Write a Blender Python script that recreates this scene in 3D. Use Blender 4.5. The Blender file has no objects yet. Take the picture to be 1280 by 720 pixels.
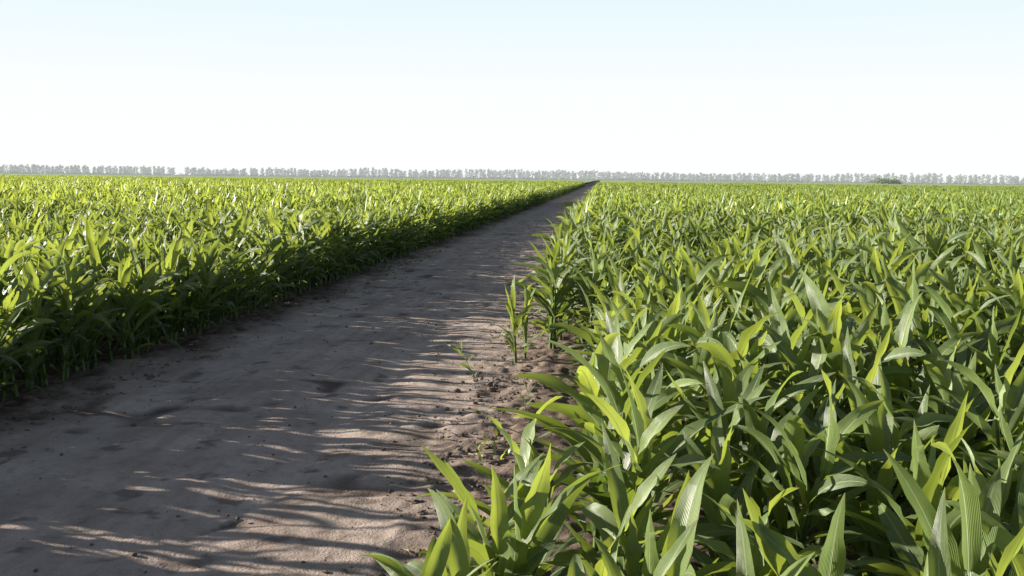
import bpy, math, random
import numpy as np
from mathutils import Matrix, Vector, Euler
random.seed(7); rng=np.random.default_rng(7)
S=bpy.context.scene
S.view_settings.view_transform='Standard'; S.view_settings.look='None'
S.view_settings.exposure=0; S.view_settings.gamma=1
SUN_EL=math.radians(15.3); SUN_AZ=math.radians(-82)   # azimuth from +Y, clockwise

# ---------------- helpers
def mesh_obj(name,v,f,mats=(),link=True,smooth=True,uv=None,attr=None,mi=None):
    me=bpy.data.meshes.new(name)
    v=np.asarray(v,dtype=np.float32)
    me.from_pydata(v.tolist(),[],f if isinstance(f,list) else f.tolist())
    for m in mats: me.materials.append(m)
    if smooth: me.polygons.foreach_set('use_smooth',[True]*len(me.polygons))
    if mi is not None: me.polygons.foreach_set('material_index',mi)
    if uv is not None:
        l=me.uv_layers.new(name='UVMap')
        vi=np.zeros(len(me.loops),dtype=np.int32); me.loops.foreach_get('vertex_index',vi)
        l.data.foreach_set('uv',np.asarray(uv,dtype=np.float32)[vi].ravel())
    if attr:
        for k,a in attr.items():
            at=me.attributes.new(k,'FLOAT','POINT'); at.data.foreach_set('value',np.asarray(a,dtype=np.float32))
    me.update()
    o=bpy.data.objects.new(name,me)
    if link: S.collection.objects.link(o)
    return o
def vnoise(x,y,cell,seed):
    r=np.random.default_rng(seed); G=r.random((257,257))
    X=x/cell+1000.37; Y=y/cell+1000.11
    xi=np.floor(X).astype(int); yi=np.floor(Y).astype(int)
    fx=X-xi; fy=Y-yi; fx=fx*fx*(3-2*fx); fy=fy*fy*(3-2*fy)
    a=G[xi%256,yi%256];b=G[(xi+1)%256,yi%256];c=G[xi%256,(yi+1)%256];d=G[(xi+1)%256,(yi+1)%256]
    return (a*(1-fx)+b*fx)*(1-fy)+(c*(1-fx)+d*fx)*fy-0.5
def newmat(name):
    m=bpy.data.materials.new(name); m.use_nodes=True
    n=m.node_tree; n.nodes.clear()
    return m,n.nodes,n.links
def nd(N,t,**k):
    x=N.new(t)
    for a,b in k.items(): setattr(x,a,b)
    return x
def math_n(N,L,op,a,b=None,c=None,clamp=False):
    x=N.new('ShaderNodeMath'); x.operation=op; x.use_clamp=clamp
    for i,q in enumerate((a,b,c)):
        if q is None: continue
        if hasattr(q,'is_output'): L.new(q,x.inputs[i])
        else: x.inputs[i].default_value=q
    return x.outputs[0]
def mixc(N,L,f,a,b,bt='MIX'):
    x=N.new('ShaderNodeMix'); x.data_type='RGBA'; x.blend_type=bt
    for i,q in ((0,f),(6,a),(7,b)):
        if hasattr(q,'is_output'): L.new(q,x.inputs[i])
        elif isinstance(q,tuple): x.inputs[i].default_value=(*q,1)
        else: x.inputs[i].default_value=q
    return x.outputs[2]
def noise(N,L,vec,scale,detail=4,rough=.55):
    x=N.new('ShaderNodeTexNoise'); x.inputs['Scale'].default_value=scale
    x.inputs['Detail'].default_value=detail; x.inputs['Roughness'].default_value=rough
    if vec is not None: L.new(vec,x.inputs['Vector'])
    return x.outputs['Fac']
def smooth(N,L,v,a,b,lo=0.,hi=1.):
    x=N.new('ShaderNodeMapRange'); x.interpolation_type='SMOOTHSTEP'
    L.new(v,x.inputs[0]); x.inputs[1].default_value=a; x.inputs[2].default_value=b
    x.inputs[3].default_value=lo; x.inputs[4].default_value=hi
    return x.outputs[0]

# ---------------- materials
def leaf_mat(name,detail=True,g=1.0):
    m,N,L=newmat(name)
    out=nd(N,'ShaderNodeOutputMaterial'); P=nd(N,'ShaderNodeBsdfPrincipled')
    at=nd(N,'ShaderNodeAttribute',attribute_name='rnd_shade'); oi=nd(N,'ShaderNodeObjectInfo')
    r=at.outputs['Fac']
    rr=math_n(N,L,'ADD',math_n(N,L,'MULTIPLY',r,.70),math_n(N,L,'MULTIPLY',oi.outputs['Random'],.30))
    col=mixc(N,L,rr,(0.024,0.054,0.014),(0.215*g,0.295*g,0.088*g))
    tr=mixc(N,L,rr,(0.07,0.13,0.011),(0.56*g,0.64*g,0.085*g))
    if detail:
        uv=nd(N,'ShaderNodeUVMap',uv_map='UVMap'); sp=nd(N,'ShaderNodeSeparateXYZ'); L.new(uv.outputs[0],sp.inputs[0])
        d=math_n(N,L,'ABSOLUTE',math_n(N,L,'SUBTRACT',sp.outputs[0],.5))
        mid=smooth(N,L,d,.02,.06,.8,0.)
        col=mixc(N,L,mid,col,(0.36,0.42,0.24)); tr=mixc(N,L,mid,tr,(0.18,0.24,0.06))
        tip=smooth(N,L,sp.outputs[1],.9,1.0,0.,.6)
        col=mixc(N,L,tip,col,(0.28,0.24,0.08))
        w=math_n(N,L,'SINE',math_n(N,L,'MULTIPLY',sp.outputs[0],110.))
        tc=nd(N,'ShaderNodeTexCoord'); nz=noise(N,L,tc.outputs['Object'],9,3)
        col=mixc(N,L,smooth(N,L,nz,.35,.7,0.,.3),col,(0.19,0.25,0.11))
        tr=mixc(N,L,math_n(N,L,'MULTIPLY_ADD',w,.14,.14),tr,(0.10,0.17,0.01))
        h=math_n(N,L,'ADD',math_n(N,L,'MULTIPLY',w,.4),math_n(N,L,'MULTIPLY',nz,2.2))
        bp=nd(N,'ShaderNodeBump'); bp.inputs['Strength'].default_value=.5; bp.inputs['Distance'].default_value=.005
        L.new(h,bp.inputs['Height']); L.new(bp.outputs[0],P.inputs['Normal'])
    L.new(col,P.inputs['Base Color']); P.inputs['Roughness'].default_value=.43
    P.inputs['Specular IOR Level'].default_value=.72
    T=nd(N,'ShaderNodeBsdfTranslucent'); L.new(tr,T.inputs[0])
    mx=nd(N,'ShaderNodeMixShader'); mx.inputs[0].default_value=.38
    L.new(P.outputs[0],mx.inputs[1]); L.new(T.outputs[0],mx.inputs[2]); L.new(mx.outputs[0],out.inputs[0])
    return m
LEAF=leaf_mat('corn_leaf'); LEAF2=leaf_mat('corn_leaf_simple',False,1.18)
def plain(name,c1,c2,scale=8,rough=.8,bump=0,haze_glow=0):
    m,N,L=newmat(name); out=nd(N,'ShaderNodeOutputMaterial'); P=nd(N,'ShaderNodeBsdfPrincipled')
    tc=nd(N,'ShaderNodeTexCoord'); f=noise(N,L,tc.outputs['Object'],scale)
    L.new(mixc(N,L,smooth(N,L,f,.3,.7),c1,c2),P.inputs['Base Color']); P.inputs['Roughness'].default_value=rough
    P.inputs['Specular IOR Level'].default_value=.25
    if bump:
        b=nd(N,'ShaderNodeBump'); b.inputs['Strength'].default_value=.6; b.inputs['Distance'].default_value=bump
        L.new(f,b.inputs['Height']); L.new(b.outputs[0],P.inputs['Normal'])
    sh=P.outputs[0]
    if haze_glow:   # distance haze painted in as emission; the surface itself glows faintly
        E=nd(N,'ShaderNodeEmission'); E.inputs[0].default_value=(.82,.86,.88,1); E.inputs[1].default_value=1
        mx=nd(N,'ShaderNodeMixShader'); mx.inputs[0].default_value=haze_glow
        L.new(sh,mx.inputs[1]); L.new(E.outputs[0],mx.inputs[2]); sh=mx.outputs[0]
    L.new(sh,out.inputs[0]); return m
STALK=plain('corn_stalk',(0.06,0.10,0.03),(0.12,0.17,0.05),12,.5)
SOIL=plain('field_soil',(0.05,0.036,0.027),(0.10,0.072,0.055),6,.95,.03)
CLOD=plain('soil_clod',(0.10,0.073,0.057),(0.25,0.19,0.15),20,.95,.01)
DRY=plain('dry_leaf_litter',(0.26,0.20,0.12),(0.38,0.32,0.22),10,.8)
CANOPY=plain('corn_canopy',(0.15,0.21,0.06),(0.28,0.35,0.12),.35,.7,haze_glow=.2)
TRUNK=plain('tree_trunk',(0.33,0.32,0.30),(0.45,0.43,0.40),1,.9,haze_glow=.5)
TLEAF=plain('tree_foliage',(0.10,0.13,0.08),(0.31,0.34,0.22),.12,.9,haze_glow=.44)
BUSHM=plain('bush_foliage',(0.06,0.10,0.03),(0.16,0.22,0.05),.8,.9,haze_glow=.08)
HEDGE=plain('hedge_foliage',(0.09,0.13,0.07),(0.24,0.28,0.14),.1,.9,haze_glow=.34)

# ---------------- corn plant
def leaf(rs,base,az,L,W,a0,a1,nseg,nac,twist,wave,pw=1.6):
    V=[];UV=[]
    p=np.array(base,float); ang=a0; side_drift=rs.uniform(-.7,.7)
    for i in range(nseg+1):
        t=i/nseg
        ang=a0+(a1-a0)*(t**pw)
        a=az+side_drift*t*t
        d=np.array([math.sin(ang)*math.cos(a),math.sin(ang)*math.sin(a),math.cos(ang)])
        if i>0: p=p+d*(L/nseg)
        s=np.array([-math.sin(a),math.cos(a),0.]); n=np.cross(d,s)*-1.0
        if n[2]<0 and ang<math.pi/2: n=-n
        tw=twist*t
        s2=s*math.cos(tw)+n*math.sin(tw); n2=n*math.cos(tw)-s*math.sin(tw)
        w=W*0.5*(0.5+0.5*min(1,t/.28)**.8)*(max(0,1-max(0,(t-.37)/.63)**1.75))+.0006
        fold=math.radians(35)*(1-.72*t)
        for j in range(nac+1):
            u=j/nac*2-1
            off=s2*(u*w*math.cos(fold))+n2*(abs(u)*w*math.sin(fold))
            off=off+n2*(wave*W*abs(u)*math.sin(t*19+(1.8 if u>0 else 0)+az*3)*min(1,t*3)*(1-t))
            V.append(p+off); UV.append((j/nac,t))
    F=[]
    for i in range(nseg):
        for j in range(nac):
            a=i*(nac+1)+j; F.append([a,a+1,a+nac+2,a+nac+1])
    return V,F,UV
def corn(rs,nseg,nac,nleaf=11,stalk=True,H=.80,origin=(0,0,0),k=1.0,wmul=1.0):
    V=[];F=[];UV=[];R=[];MI=[]
    lean=np.array([rs.uniform(-.10,.10),rs.uniform(-.10,.10)])
    pl=rs.uniform(0,2*math.pi); o=np.array(origin,float)
    for i in range(nleaf):
        f=i/(nleaf-1)
        z=(.07+f*.93*H*.95)*k
        az=pl+math.pi*(i%2)+rs.uniform(-.75,.75)
        L=(.34+.36*math.sin(math.pi*min(1,.18+f*.66)))*rs.uniform(.72,1.2)*k
        W=(.059+.050*math.sin(math.pi*min(.85,.15+f*.6)))*rs.uniform(.78,1.2)*k*wmul
        a0=math.radians(rs.uniform(18,46)*(1-.55*f)+5)
        a1=math.radians(rs.uniform(75,165)*(1-.34*f*f))
        if f>.72:
            a1=math.radians(rs.uniform(12,100)); L*=.95
        b=o+np.array([lean[0]*z,lean[1]*z,z])
        v,fc,uv=leaf(rs,b,az,L,W,a0,a1,nseg,nac,rs.uniform(-1.5,1.5),rs.uniform(.08,.3),rs.uniform(1.0,3.0))
        n=len(V); V+=v; UV+=uv; F+=[[q+n for q in x] for x in fc]; MI+=[0]*len(fc)
        R+=[min(1,max(0,rs.gauss(.02+.80*f,.2)))]*len(v)  # lower leaves coloured darker for shade inside the crop, with random spread
    if stalk:
        ns=6 if nac>2 else 3; lv=7 if nac>2 else 2
        n=len(V)
        for i in range(lv+1):
            t=i/lv; z=t*H*.97*k; r=(.015*(1-t)+.006)*k*(1.12 if i%2 else 1)
            for j in range(ns):
                a=2*math.pi*j/ns
                V.append(o+np.array([lean[0]*z+r*math.cos(a),lean[1]*z+r*math.sin(a),z-.02])); UV.append((.3,.3)); R.append(.5)
        for i in range(lv):
            for j in range(ns):
                a=n+i*ns+j; b=n+i*ns+(j+1)%ns
                F.append([a,b,b+ns,a+ns]); MI.append(1)
    return V,F,UV,R,MI
COL=bpy.data.collections.new('corn_plant_variants')
rs=random.Random(11)
NA,NB,NC=20,8,6
for i in range(NA):
    V,F,UV,R,MI=corn(rs,11,4,nleaf=rs.choice([9,10,11]),H=rs.uniform(.74,1.02))
    COL.objects.link(mesh_obj('corn_a%02d'%i,V,F,(LEAF,STALK),False,True,UV,{'rnd_shade':R},MI))
for i in range(NB):
    V,F,UV,R,MI=corn(rs,5,2,nleaf=10,H=rs.uniform(.72,1.0))
    COL.objects.link(mesh_obj('corn_b%02d'%i,V,F,(LEAF2,STALK),False,True,UV,{'rnd_shade':R},MI))
for i in range(NC):
    VV=[];FF=[];RR=[];UU=[];MM=[]
    for rr in range(3):
        for q in range(9):
            V,F,UV,R,MI=corn(rs,3,1,nleaf=7,stalk=False,H=rs.uniform(.72,1.0),origin=((rr-1)*.7+rs.uniform(-.08,.08),(q-4)*.24+rs.uniform(-.05,.05),0),wmul=1.15)
            n=len(VV); VV+=V; UU+=UV; FF+=[[a+n for a in x] for x in F]; RR+=R; MM+=MI
    COL.objects.link(mesh_obj('corn_c%02d'%i,VV,FF,(LEAF2,STALK),False,False,UU,{'rnd_shade':RR},MM))

# ---------------- GN scatter
def scatter_group(name,coll):
    g=bpy.data.node_groups.new(name,'GeometryNodeTree')
    g.interface.new_socket('Geometry',in_out='INPUT',socket_type='NodeSocketGeometry')
    g.interface.new_socket('Geometry',in_out='OUTPUT',socket_type='NodeSocketGeometry')
    N=g.nodes;L=g.links
    gi=N.new('NodeGroupInput');go=N.new('NodeGroupOutput')
    ci=N.new('GeometryNodeCollectionInfo'); ci.inputs[0].default_value=coll
    ci.inputs['Separate Children'].default_value=True; ci.inputs['Reset Children'].default_value=True
    ip=N.new('GeometryNodeInstanceOnPoints'); ip.inputs['Pick Instance'].default_value=True
    def na(n,t):
        a=N.new('GeometryNodeInputNamedAttribute'); a.data_type=t; a.inputs['Name'].default_value=n
        return a.outputs['Attribute']
    L.new(gi.outputs[0],ip.inputs['Points']); L.new(ci.outputs[0],ip.inputs['Instance'])
    L.new(na('idx','INT'),ip.inputs['Instance Index'])
    L.new(na('rot','FLOAT_VECTOR'),ip.inputs['Rotation'])
    L.new(na('scl','FLOAT_VECTOR'),ip.inputs['Scale'])
    L.new(ip.outputs[0],go.inputs[0]); return g
GC=scatter_group('corn_scatter',COL)
def scatter(name,P,R,SC,I,g):
    me=bpy.data.meshes.new(name); me.vertices.add(len(P))
    me.vertices.foreach_set('co',np.asarray(P,dtype=np.float32).ravel())
    a=me.attributes.new('idx','INT','POINT'); a.data.foreach_set('value',np.asarray(I,dtype=np.int32))
    a=me.attributes.new('rot','FLOAT_VECTOR','POINT'); a.data.foreach_set('vector',np.asarray(R,dtype=np.float32).ravel())
    a=me.attributes.new('scl','FLOAT_VECTOR','POINT'); a.data.foreach_set('vector',np.asarray(SC,dtype=np.float32).ravel())
    o=bpy.data.objects.new(name,me); S.collection.objects.link(o)
    m=o.modifiers.new('scatter','NODES'); m.node_group=g
    return o
Y1,Y2,Y3=32.,95.,320.
def field(name,side):
    P=[];R=[];SC=[];I=[]
    def add(x,y,lod,s):
        x=np.asarray(x);n=len(x)
        P.append(np.stack([x,y,np.zeros(n)],1))
        rz=rng.uniform(0,2*math.pi,n) if lod<2 else rng.choice([0,math.pi],n)
        tl=.09 if lod<2 else 0
        R.append(np.stack([rng.normal(0,tl,n) if tl else np.zeros(n),rng.normal(0,tl,n) if tl else np.zeros(n),rz],1))
        hv=1+.28*vnoise(x,y,2.0,5)+.18*vnoise(x,y,9.,6)
        s=s*hv*np.clip(rng.normal(1,.10,n),.65,1.22)
        SC.append(np.stack([s,s,s],1))
        I.append({0:0,1:NA,2:NA+NB}[lod]+rng.integers(0,{0:NA,1:NB,2:NC}[lod],n))
    k=0
    while k<260:
        x0=(-5.85-.7*k) if side<0 else (-.58+.7*k)
        # individually placed plants
        sp=.15 if side<0 and k<3 else .185
        ys=np.arange(-2.5,Y2,sp)
        ys=ys+rng.normal(0,.06,len(ys)); xs=x0+rng.normal(0,.06 if k==0 else .11,len(ys))
        if side<0: keep=(xs>-.66*ys-11); 
        else: keep=(xs<.50*ys+5)
        keep&=(rng.random(len(ys))>.06)
        if side<0:
            xs=xs-np.clip((14-ys)/14,0,1)*.35+np.clip((ys-25)/80,0,1)*.35
        if side>0 and k==0:
            keep&=((ys<5.0)|(ys>13.2)); xs=np.where(ys<7,xs+.03+np.clip(ys-3.4,0,2)*.16,xs)
        if side>0 and k==1:
            keep&=~((ys>6.2)&(ys<12)&(rng.random(len(ys))<.3)); xs=np.where((ys>5)&(ys<12.5),xs+.10,xs)
        xs,ys=xs[keep],ys[keep]
        a=ys<Y1+rng.uniform(-3,3,len(ys))
        bo=1.04 if side<0 else 1.0
        if a.any(): add(xs[a],ys[a],0,bo)
        if (~a).any(): add(xs[~a],ys[~a],1,1.02*bo)
        k+=1
        lim=max(.66*Y2+11,0) if side<0 else .5*Y2+5
        if abs(x0)>lim: break
    k=0
    while True:
        x0=(-6.2-2.1*k) if side<0 else (.12+2.1*k)
        if abs(x0)>.72*Y3+16: break
        yy=np.arange(Y2,Y3,2.0)
        ys=yy+rng.uniform(-.3,.3,len(yy)); xs=x0+rng.normal(0,.05,len(ys))
        keep=(xs>-.66*ys-11) if side<0 else (xs<.50*ys+5)
        if keep.any(): add(xs[keep],ys[keep],2,1.03)
        k+=1
    P,R,SC,I=[np.concatenate(q) for q in (P,R,SC,I)]
    print(name,len(P))
    o=scatter(name,P,R,SC,I,GC)
    # far canopy
    xr=np.arange(0,760,3.0); yr=np.concatenate([np.arange(Y3-12,600,3.),np.arange(600,1500,10.)])
    X,Y=np.meshgrid(xr,yr)
    X=(-5.2-X) if side<0 else (-.9+X)
    Z=.98+.22*rng.random(X.shape)+.2*vnoise(X,Y,30,9)
    nx,ny=len(xr),len(yr)
    idx=np.arange(nx*ny).reshape(ny,nx)
    F=np.stack([idx[:-1,:-1],idx[:-1,1:],idx[1:,1:],idx[1:,:-1]],-1).reshape(-1,4)
    if side<0: F=F[:,::-1]
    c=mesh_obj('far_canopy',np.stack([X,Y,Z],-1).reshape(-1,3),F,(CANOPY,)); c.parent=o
    return o
field('corn_field',-1); field('corn_field',1)

# single corn plants on the verge
def single(name,loc,k,seed,rot=(0,0,0),nleaf=9):
    r=random.Random(seed); V,F,UV,R,MI=corn(r,13,4,nleaf=nleaf,H=.85,k=k)
    R=[min(1,q+.25) for q in R]
    o=mesh_obj(name,V,F,(LEAF,STALK),True,True,UV,{'rnd_shade':R},MI); o.location=loc; o.rotation_euler=rot; return o
single('corn_plant',(-1.02,12.2,0),.90,3)
single('corn_plant',(-.93,12.5,0),.82,5)
single('corn_seedling',(-1.38,11.1,0),.42,9,(0,-.5,-.3),5)
single('corn_seedling',(-.70,9.4,0),.3,19,(0,.1,.5),5)

# ---------------- path surface
xs=np.arange(-9.0,2.0,.03)
ys=[-3.0]
while ys[-1]<330: ys.append(ys[-1]+max(.03,.0032*abs(ys[-1]-3)))
ys=np.array(ys)
X,Y=np.meshgrid(xs,ys)
dist=np.clip((Y-6)/60,0,1)
XC=X+3.35-np.where(X>-3.35,.28,0)
edge=np.clip((np.abs(XC)-1.65+.7*vnoise(X,Y,1.3,21)+.45*vnoise(X,Y,.4,22))/.7,0,1)
Z=.035*vnoise(X,Y,1.6,1)+.024*vnoise(X,Y,.45,2)+.013*vnoise(X,Y,.16,3)*(1+2.4*edge)+.008*vnoise(X,Y,.07,4)*(1+4*edge)
Z+=edge*.075*np.clip(vnoise(X,Y,.2,31)+.05,0,1)
rut=np.zeros_like(X)
for xc in (-4.45,-2.45):
    wob=.16*vnoise(Y*0+3,Y,7.,40)
    rut+=np.exp(-((X-xc-wob)/.26)**4)
    Z-=.026*np.exp(-((X-xc-wob)/.24)**2)
    tr=np.exp(-((X-xc-wob)/.2)**4)*.003*np.sin(Y*2*math.pi/.14+np.abs(X-xc-wob)*18)*np.clip(vnoise(X,Y,1.1,41)*3,0,1)
    Z+=tr*(1-dist)
pit=np.clip(vnoise(X,Y,.35,50)-.22,0,1)*3*(vnoise(X,Y,2.5,51)>0.0)
Z-=.035*pit
Z*=(1-.5*dist)
side=np.clip((X+3.4)*2,0,1)*edge*np.clip((-.35-X)/.5,0,1)  # paler soil on the right verge, fading out under the corn
nx,ny=len(xs),len(ys); idx=np.arange(nx*ny).reshape(ny,nx)
F=np.stack([idx[:-1,:-1],idx[:-1,1:],idx[1:,1:],idx[1:,:-1]],-1).reshape(-1,4)
m,N,L=newmat('dirt_path'); out=nd(N,'ShaderNodeOutputMaterial'); P=nd(N,'ShaderNodeBsdfPrincipled')
at=nd(N,'ShaderNodeAttribute',attribute_name='edge'); tc=nd(N,'ShaderNodeTexCoord'); v=tc.outputs['Object']
pt=nd(N,'ShaderNodeAttribute',attribute_name='pit'); ru=nd(N,'ShaderNodeAttribute',attribute_name='rut'); sd_=nd(N,'ShaderNodeAttribute',attribute_name='pale_verge')
n1=noise(N,L,v,.9,6,.6); n2=noise(N,L,v,7,6,.65); n3=noise(N,L,v,55,4,.6); n4=noise(N,L,v,2.6,3,.5)
mp=nd(N,'ShaderNodeMapping'); mp.inputs['Scale'].default_value=(2.2,.25,1); L.new(v,mp.inputs[0]); n5=noise(N,L,mp.outputs[0],2.2,5,.6)
c=mixc(N,L,smooth(N,L,n1,.3,.7),(0.35,0.272,0.23),(0.50,0.40,0.34))
c=mixc(N,L,smooth(N,L,n5,.42,.68,0,.5),c,(0.26,0.20,0.168))
c=mixc(N,L,math_n(N,L,'MULTIPLY',ru.outputs['Fac'],.3),c,(0.53,0.43,0.37))
c=mixc(N,L,smooth(N,L,n2,.47,.77,0,.6),c,(0.21,0.158,0.132))
c=mixc(N,L,smooth(N,L,n3,.5,.8,0,.55),c,(0.16,0.118,0.097))
c=mixc(N,L,smooth(N,L,n4,.60,.68,0,.65),c,(0.125,0.092,0.075))
c=mixc(N,L,math_n(N,L,'MULTIPLY',pt.outputs['Fac'],1.3,clamp=True),c,(0.11,0.08,0.064))
dk=mixc(N,L,smooth(N,L,n2,.35,.65),(0.050,0.035,0.026),(0.14,0.10,0.078))
rd=mixc(N,L,smooth(N,L,n2,.35,.65),(0.13,0.09,0.07),(0.33,0.245,0.195))
c=mixc(N,L,math_n(N,L,'MULTIPLY',at.outputs['Fac'],.93),c,mixc(N,L,sd_.outputs['Fac'],dk,rd))
L.new(c,P.inputs['Base Color']); P.inputs['Roughness'].default_value=.95; P.inputs['Specular IOR Level'].default_value=.15
b=nd(N,'ShaderNodeBump'); b.inputs['Strength'].default_value=.85; b.inputs['Distance'].default_value=.018
L.new(math_n(N,L,'ADD',math_n(N,L,'MULTIPLY',n3,.5),n2),b.inputs['Height']); L.new(b.outputs[0],P.inputs['Normal']); L.new(P.outputs[0],out.inputs[0])
path=mesh_obj('dirt_path',np.stack([X,Y,Z],-1).reshape(-1,3),F,(m,),attr={'edge':edge.ravel(),'pit':pit.ravel(),'rut':rut.ravel(),'pale_verge':side.ravel()})
# far path + ground
g=mesh_obj('ground',[(-2500,-60,-.11),(2500,-60,-.11),(2500,6000,-.11),(-2500,6000,-.11)],[[0,1,2,3]],(SOIL,),smooth=False)
fp=mesh_obj('far_stretch',[(-6.5,329,-.03),(0,329,-.03),(0,1300,-.03),(-6.5,1300,-.03)],[[0,1,2,3]],(m,),smooth=False,attr={'edge':[0,0,0,0]})
fp.parent=path

# ---------------- clods and litter
CC=bpy.data.collections.new('clod_variants')
for i in range(6):
    bpy.ops.mesh.primitive_ico_sphere_add(subdivisions=2,radius=1); o=bpy.context.object
    for q in o.data.vertices:
        q.co*=1+random.uniform(-.28,.28); q.co.z*=.65
    o.name='clod_%d'%i; o.data.materials.append(CLOD)
    for c_ in list(o.users_collection): c_.objects.unlink(o)
    CC.objects.link(o)
for i in range(4):
    v,f,uv=leaf(random.Random(i),(0,0,0),0,8,1.1,1.45,1.75,7,2,random.uniform(-2,2),.3)
    o=mesh_obj('clod_x%d'%i,v,f,(DRY,),False); CC.objects.link(o)
n=12000
y=rng.random(n)**1.8*55-1; e=rng.random(n)
x=np.where(e<.42,rng.normal(-.95,.36,n),np.where(e<.76,rng.normal(-5.5,.38,n),rng.uniform(-5.6,-.9,n)))
s=np.clip(rng.lognormal(-4.6,.55,n),.004,.045); s=np.where((x>-4.9)&(x<-1.6),s*.6,s)
ii=rng.integers(0,6,n); lf=rng.random(n)<.09; ii=np.where(lf,rng.integers(6,10,n),ii); s=np.where(lf,rng.uniform(.010,.022,n),s)
scatter('soil_clods',np.stack([x,y,np.full(n,.006)],1),np.stack([rng.uniform(-.15,.15,n),rng.uniform(-.15,.15,n),rng.uniform(0,6.28,n)],1),np.stack([s,s,s],1),ii,scatter_group('clod_scatter',CC))

# weeds on path
def weeds(name,cx,cy,rx,ry,n,h,seed):
    r=random.Random(seed); V=[];F=[];UV=[];R=[]
    for _ in range(n):
        a=r.uniform(0,6.28); q=math.sqrt(r.random())
        v,f,uv=leaf(r,(cx+rx*q*math.cos(a),cy+ry*q*math.sin(a),0),r.uniform(0,6.28),h*r.uniform(.5,1.2),.02+h*.06,.2,r.uniform(.6,1.6),4,1,0,0)
        k=len(V); V+=v;UV+=uv;F+=[[z+k for z in w] for w in f];R+=[r.random()]*len(v)
    mesh_obj(name,V,F,(LEAF2,),True,True,UV,{'rnd_shade':R})
weeds('weed_patch',-2.4,88,1.1,3.0,600,.34,1)
weeds('weed_patch',-1.25,14.5,.25,.8,26,.14,2)
weeds('weed_patch',-.9,8.3,.2,.5,14,.12,3)

# ---------------- trees
def clump(V,F,c,r,n,sz,rs):
    for _ in range(n):
        d=Vector((rs.gauss(0,1),rs.gauss(0,1),rs.gauss(0,1))).normalized()*(rs.random()**.4)
        p=Vector(c)+Vector((d.x*r[0],d.y*r[1],d.z*r[2])); s=sz*rs.uniform(.5,1.3)
        a=Vector((rs.gauss(0,1),rs.gauss(0,1),rs.gauss(0,1))).normalized(); b=a.orthogonal().normalized(); a2=a.cross(b)
        k=len(V); V+=[p-b*s,p-a2*s*.6,p+b*s,p+a2*s*.6]; F.append([k,k+1,k+2,k+3])
rs=random.Random(4); V=[];F=[];MI=[]
def tree(x,y,h,w):
    k=len(V); lx=rs.uniform(-.4,.4)
    for i,(z,r) in enumerate(((0,.28),(h*.45,.2),(h*.92,.05))):
        for j in range(5):
            a=j*1.2566; V.append(Vector((x+lx*z/h+r*math.cos(a),y+r*math.sin(a),z)))
    for i in range(2):
        for j in range(5): F.append([k+i*5+j,k+i*5+(j+1)%5,k+i*5+5+(j+1)%5,k+i*5+5+j]); MI.append(1)
    for _ in range(3):  # limbs
        z=h*rs.uniform(.3,.6); a=rs.uniform(0,6.28); q=len(V); e=Vector((x+w*.7*math.cos(a),y+w*.7*math.sin(a),z+h*.22))
        V.extend([Vector((x,y,z-.12)),Vector((x,y,z+.12)),e]); F.append([q,q+1,q+2]); MI.append(1)
    m=rs.randint(5,7)
    for i in range(m):
        t=i/(m-1); z=h*(.2+.7*t); rr=w*(.6+.6*math.sin(math.pi*(.2+.7*t)))*rs.uniform(.6,1.15)
        n0=len(F); clump(V,F,(x+rs.uniform(-.4,.4)*w,y+rs.uniform(-.4,.4)*w,z),(rr,rr,h*.12),24,.8,rs); MI.extend([0]*(len(F)-n0))
x=-1250
while x<1100:
    gap=(-505<x<-492)
    if not gap and rs.random()>.02:
        hh=10.2+3*vnoise(np.array([x]),np.array([0.]),60,77)[0]
        tree(x,1120+rs.uniform(-14,14)-.05*x,hh*rs.uniform(.82,1.12),rs.uniform(1.7,2.8))
    x+=rs.uniform(1.2,3.2)
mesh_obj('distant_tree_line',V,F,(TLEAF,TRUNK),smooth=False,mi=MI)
V=[];F=[]
x=-1250
while x<1100:
    if not(-505<x<-490): clump(V,F,(x,1105-.05*x,1.9),(5,3,rs.uniform(1.4,2.8)),40,.8,rs)
    x+=rs.uniform(4,7)
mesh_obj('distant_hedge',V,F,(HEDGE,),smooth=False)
V=[];F=[]
for i in range(9): clump(V,F,(175+rs.uniform(-10,10),640+rs.uniform(-3,3),2.3+rs.uniform(-.4,.8)),(3.6,3,2.0),130,.4,rs)
mesh_obj('bush',V,F,(BUSHM,),smooth=False)

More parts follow.
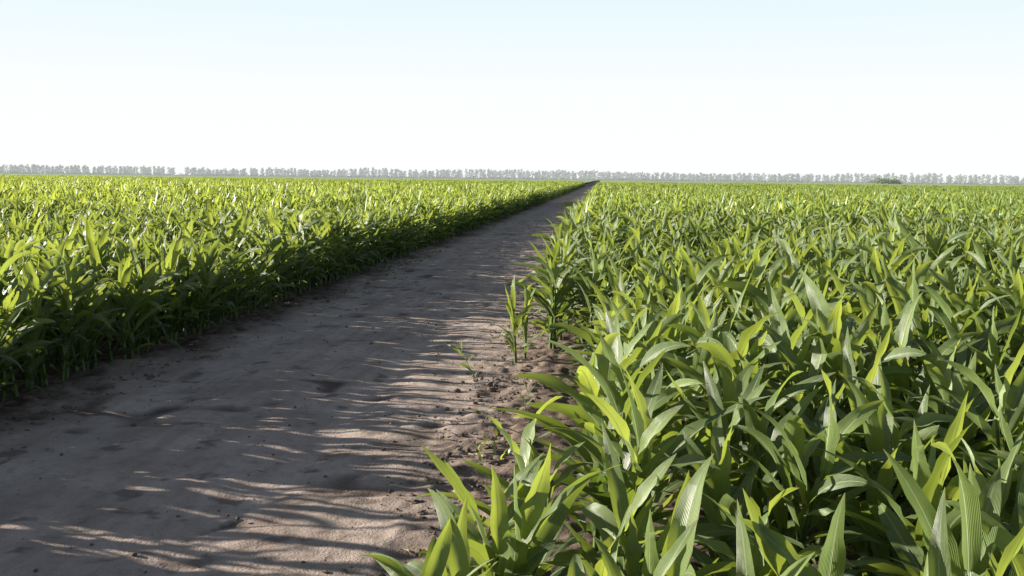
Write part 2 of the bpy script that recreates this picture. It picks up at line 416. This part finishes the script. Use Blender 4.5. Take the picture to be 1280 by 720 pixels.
# ---------------- world, sun, camera
W=bpy.data.worlds.new('World'); S.world=W; W.use_nodes=True; N=W.node_tree.nodes; L=W.node_tree.links
bg=N['Background']; sky=N.new('ShaderNodeTexSky'); sky.sky_type='NISHITA'; sky.sun_disc=False
sky.sun_elevation=SUN_EL; sky.sun_rotation=SUN_AZ; sky.air_density=1.0; sky.dust_density=.6; sky.ozone_density=1.5
hs=N.new('ShaderNodeHueSaturation'); hs.inputs['Saturation'].default_value=.8
L.new(sky.outputs[0],hs.inputs['Color'])
bg.inputs[1].default_value=.12
# bright whitish haze layer hugging the horizon (by true elevation)
tc=N.new('ShaderNodeTexCoord'); sp=N.new('ShaderNodeSeparateXYZ'); L.new(tc.outputs['Generated'],sp.inputs[0])
r=N.new('ShaderNodeValToRGB'); L.new(sp.outputs[2],r.inputs[0])
k=1/.12
e=r.color_ramp.elements; e[0].position=0; e[0].color=(.985,.99,1.0,1)
e[1].position=.20; e[1].color=(.71,.89,.97,1)
q=e.new(.08); q.color=(.965,.99,1.0,1)
q=e.new(.17); q.color=(.80,.935,.985,1)
sc=N.new('ShaderNodeVectorMath'); sc.operation='SCALE'; sc.inputs['Scale'].default_value=k*1.015; L.new(r.outputs[0],sc.inputs[0])
f=smooth(N,L,sp.outputs[2],.18,.30,1.,0.)
L.new(mixc(N,L,f,hs.outputs[0],sc.outputs[0]),bg.inputs[0])
sd=bpy.data.lights.new('sun','SUN'); sd.energy=12.5; sd.angle=math.radians(.6); sd.color=(1,.93,.81)
so=bpy.data.objects.new('sun',sd); S.collection.objects.link(so)
tos=Vector((math.sin(SUN_AZ)*math.cos(SUN_EL),math.cos(SUN_AZ)*math.cos(SUN_EL),math.sin(SUN_EL)))
so.rotation_euler=(-tos).to_track_quat('-Z','Y').to_euler()
cd=bpy.data.cameras.new('camera'); cd.lens=35; cd.sensor_width=36; cd.clip_end=8000; cd.clip_start=.05
co=bpy.data.objects.new('camera',cd); S.collection.objects.link(co); S.camera=co
M=Matrix.Rotation(math.radians(5.05),4,'Z')@Matrix.Rotation(math.radians(90-6.3),4,'X')@Matrix.Rotation(math.radians(.63),4,'Z')
co.matrix_world=Matrix.Translation((0,0,2.3))@M
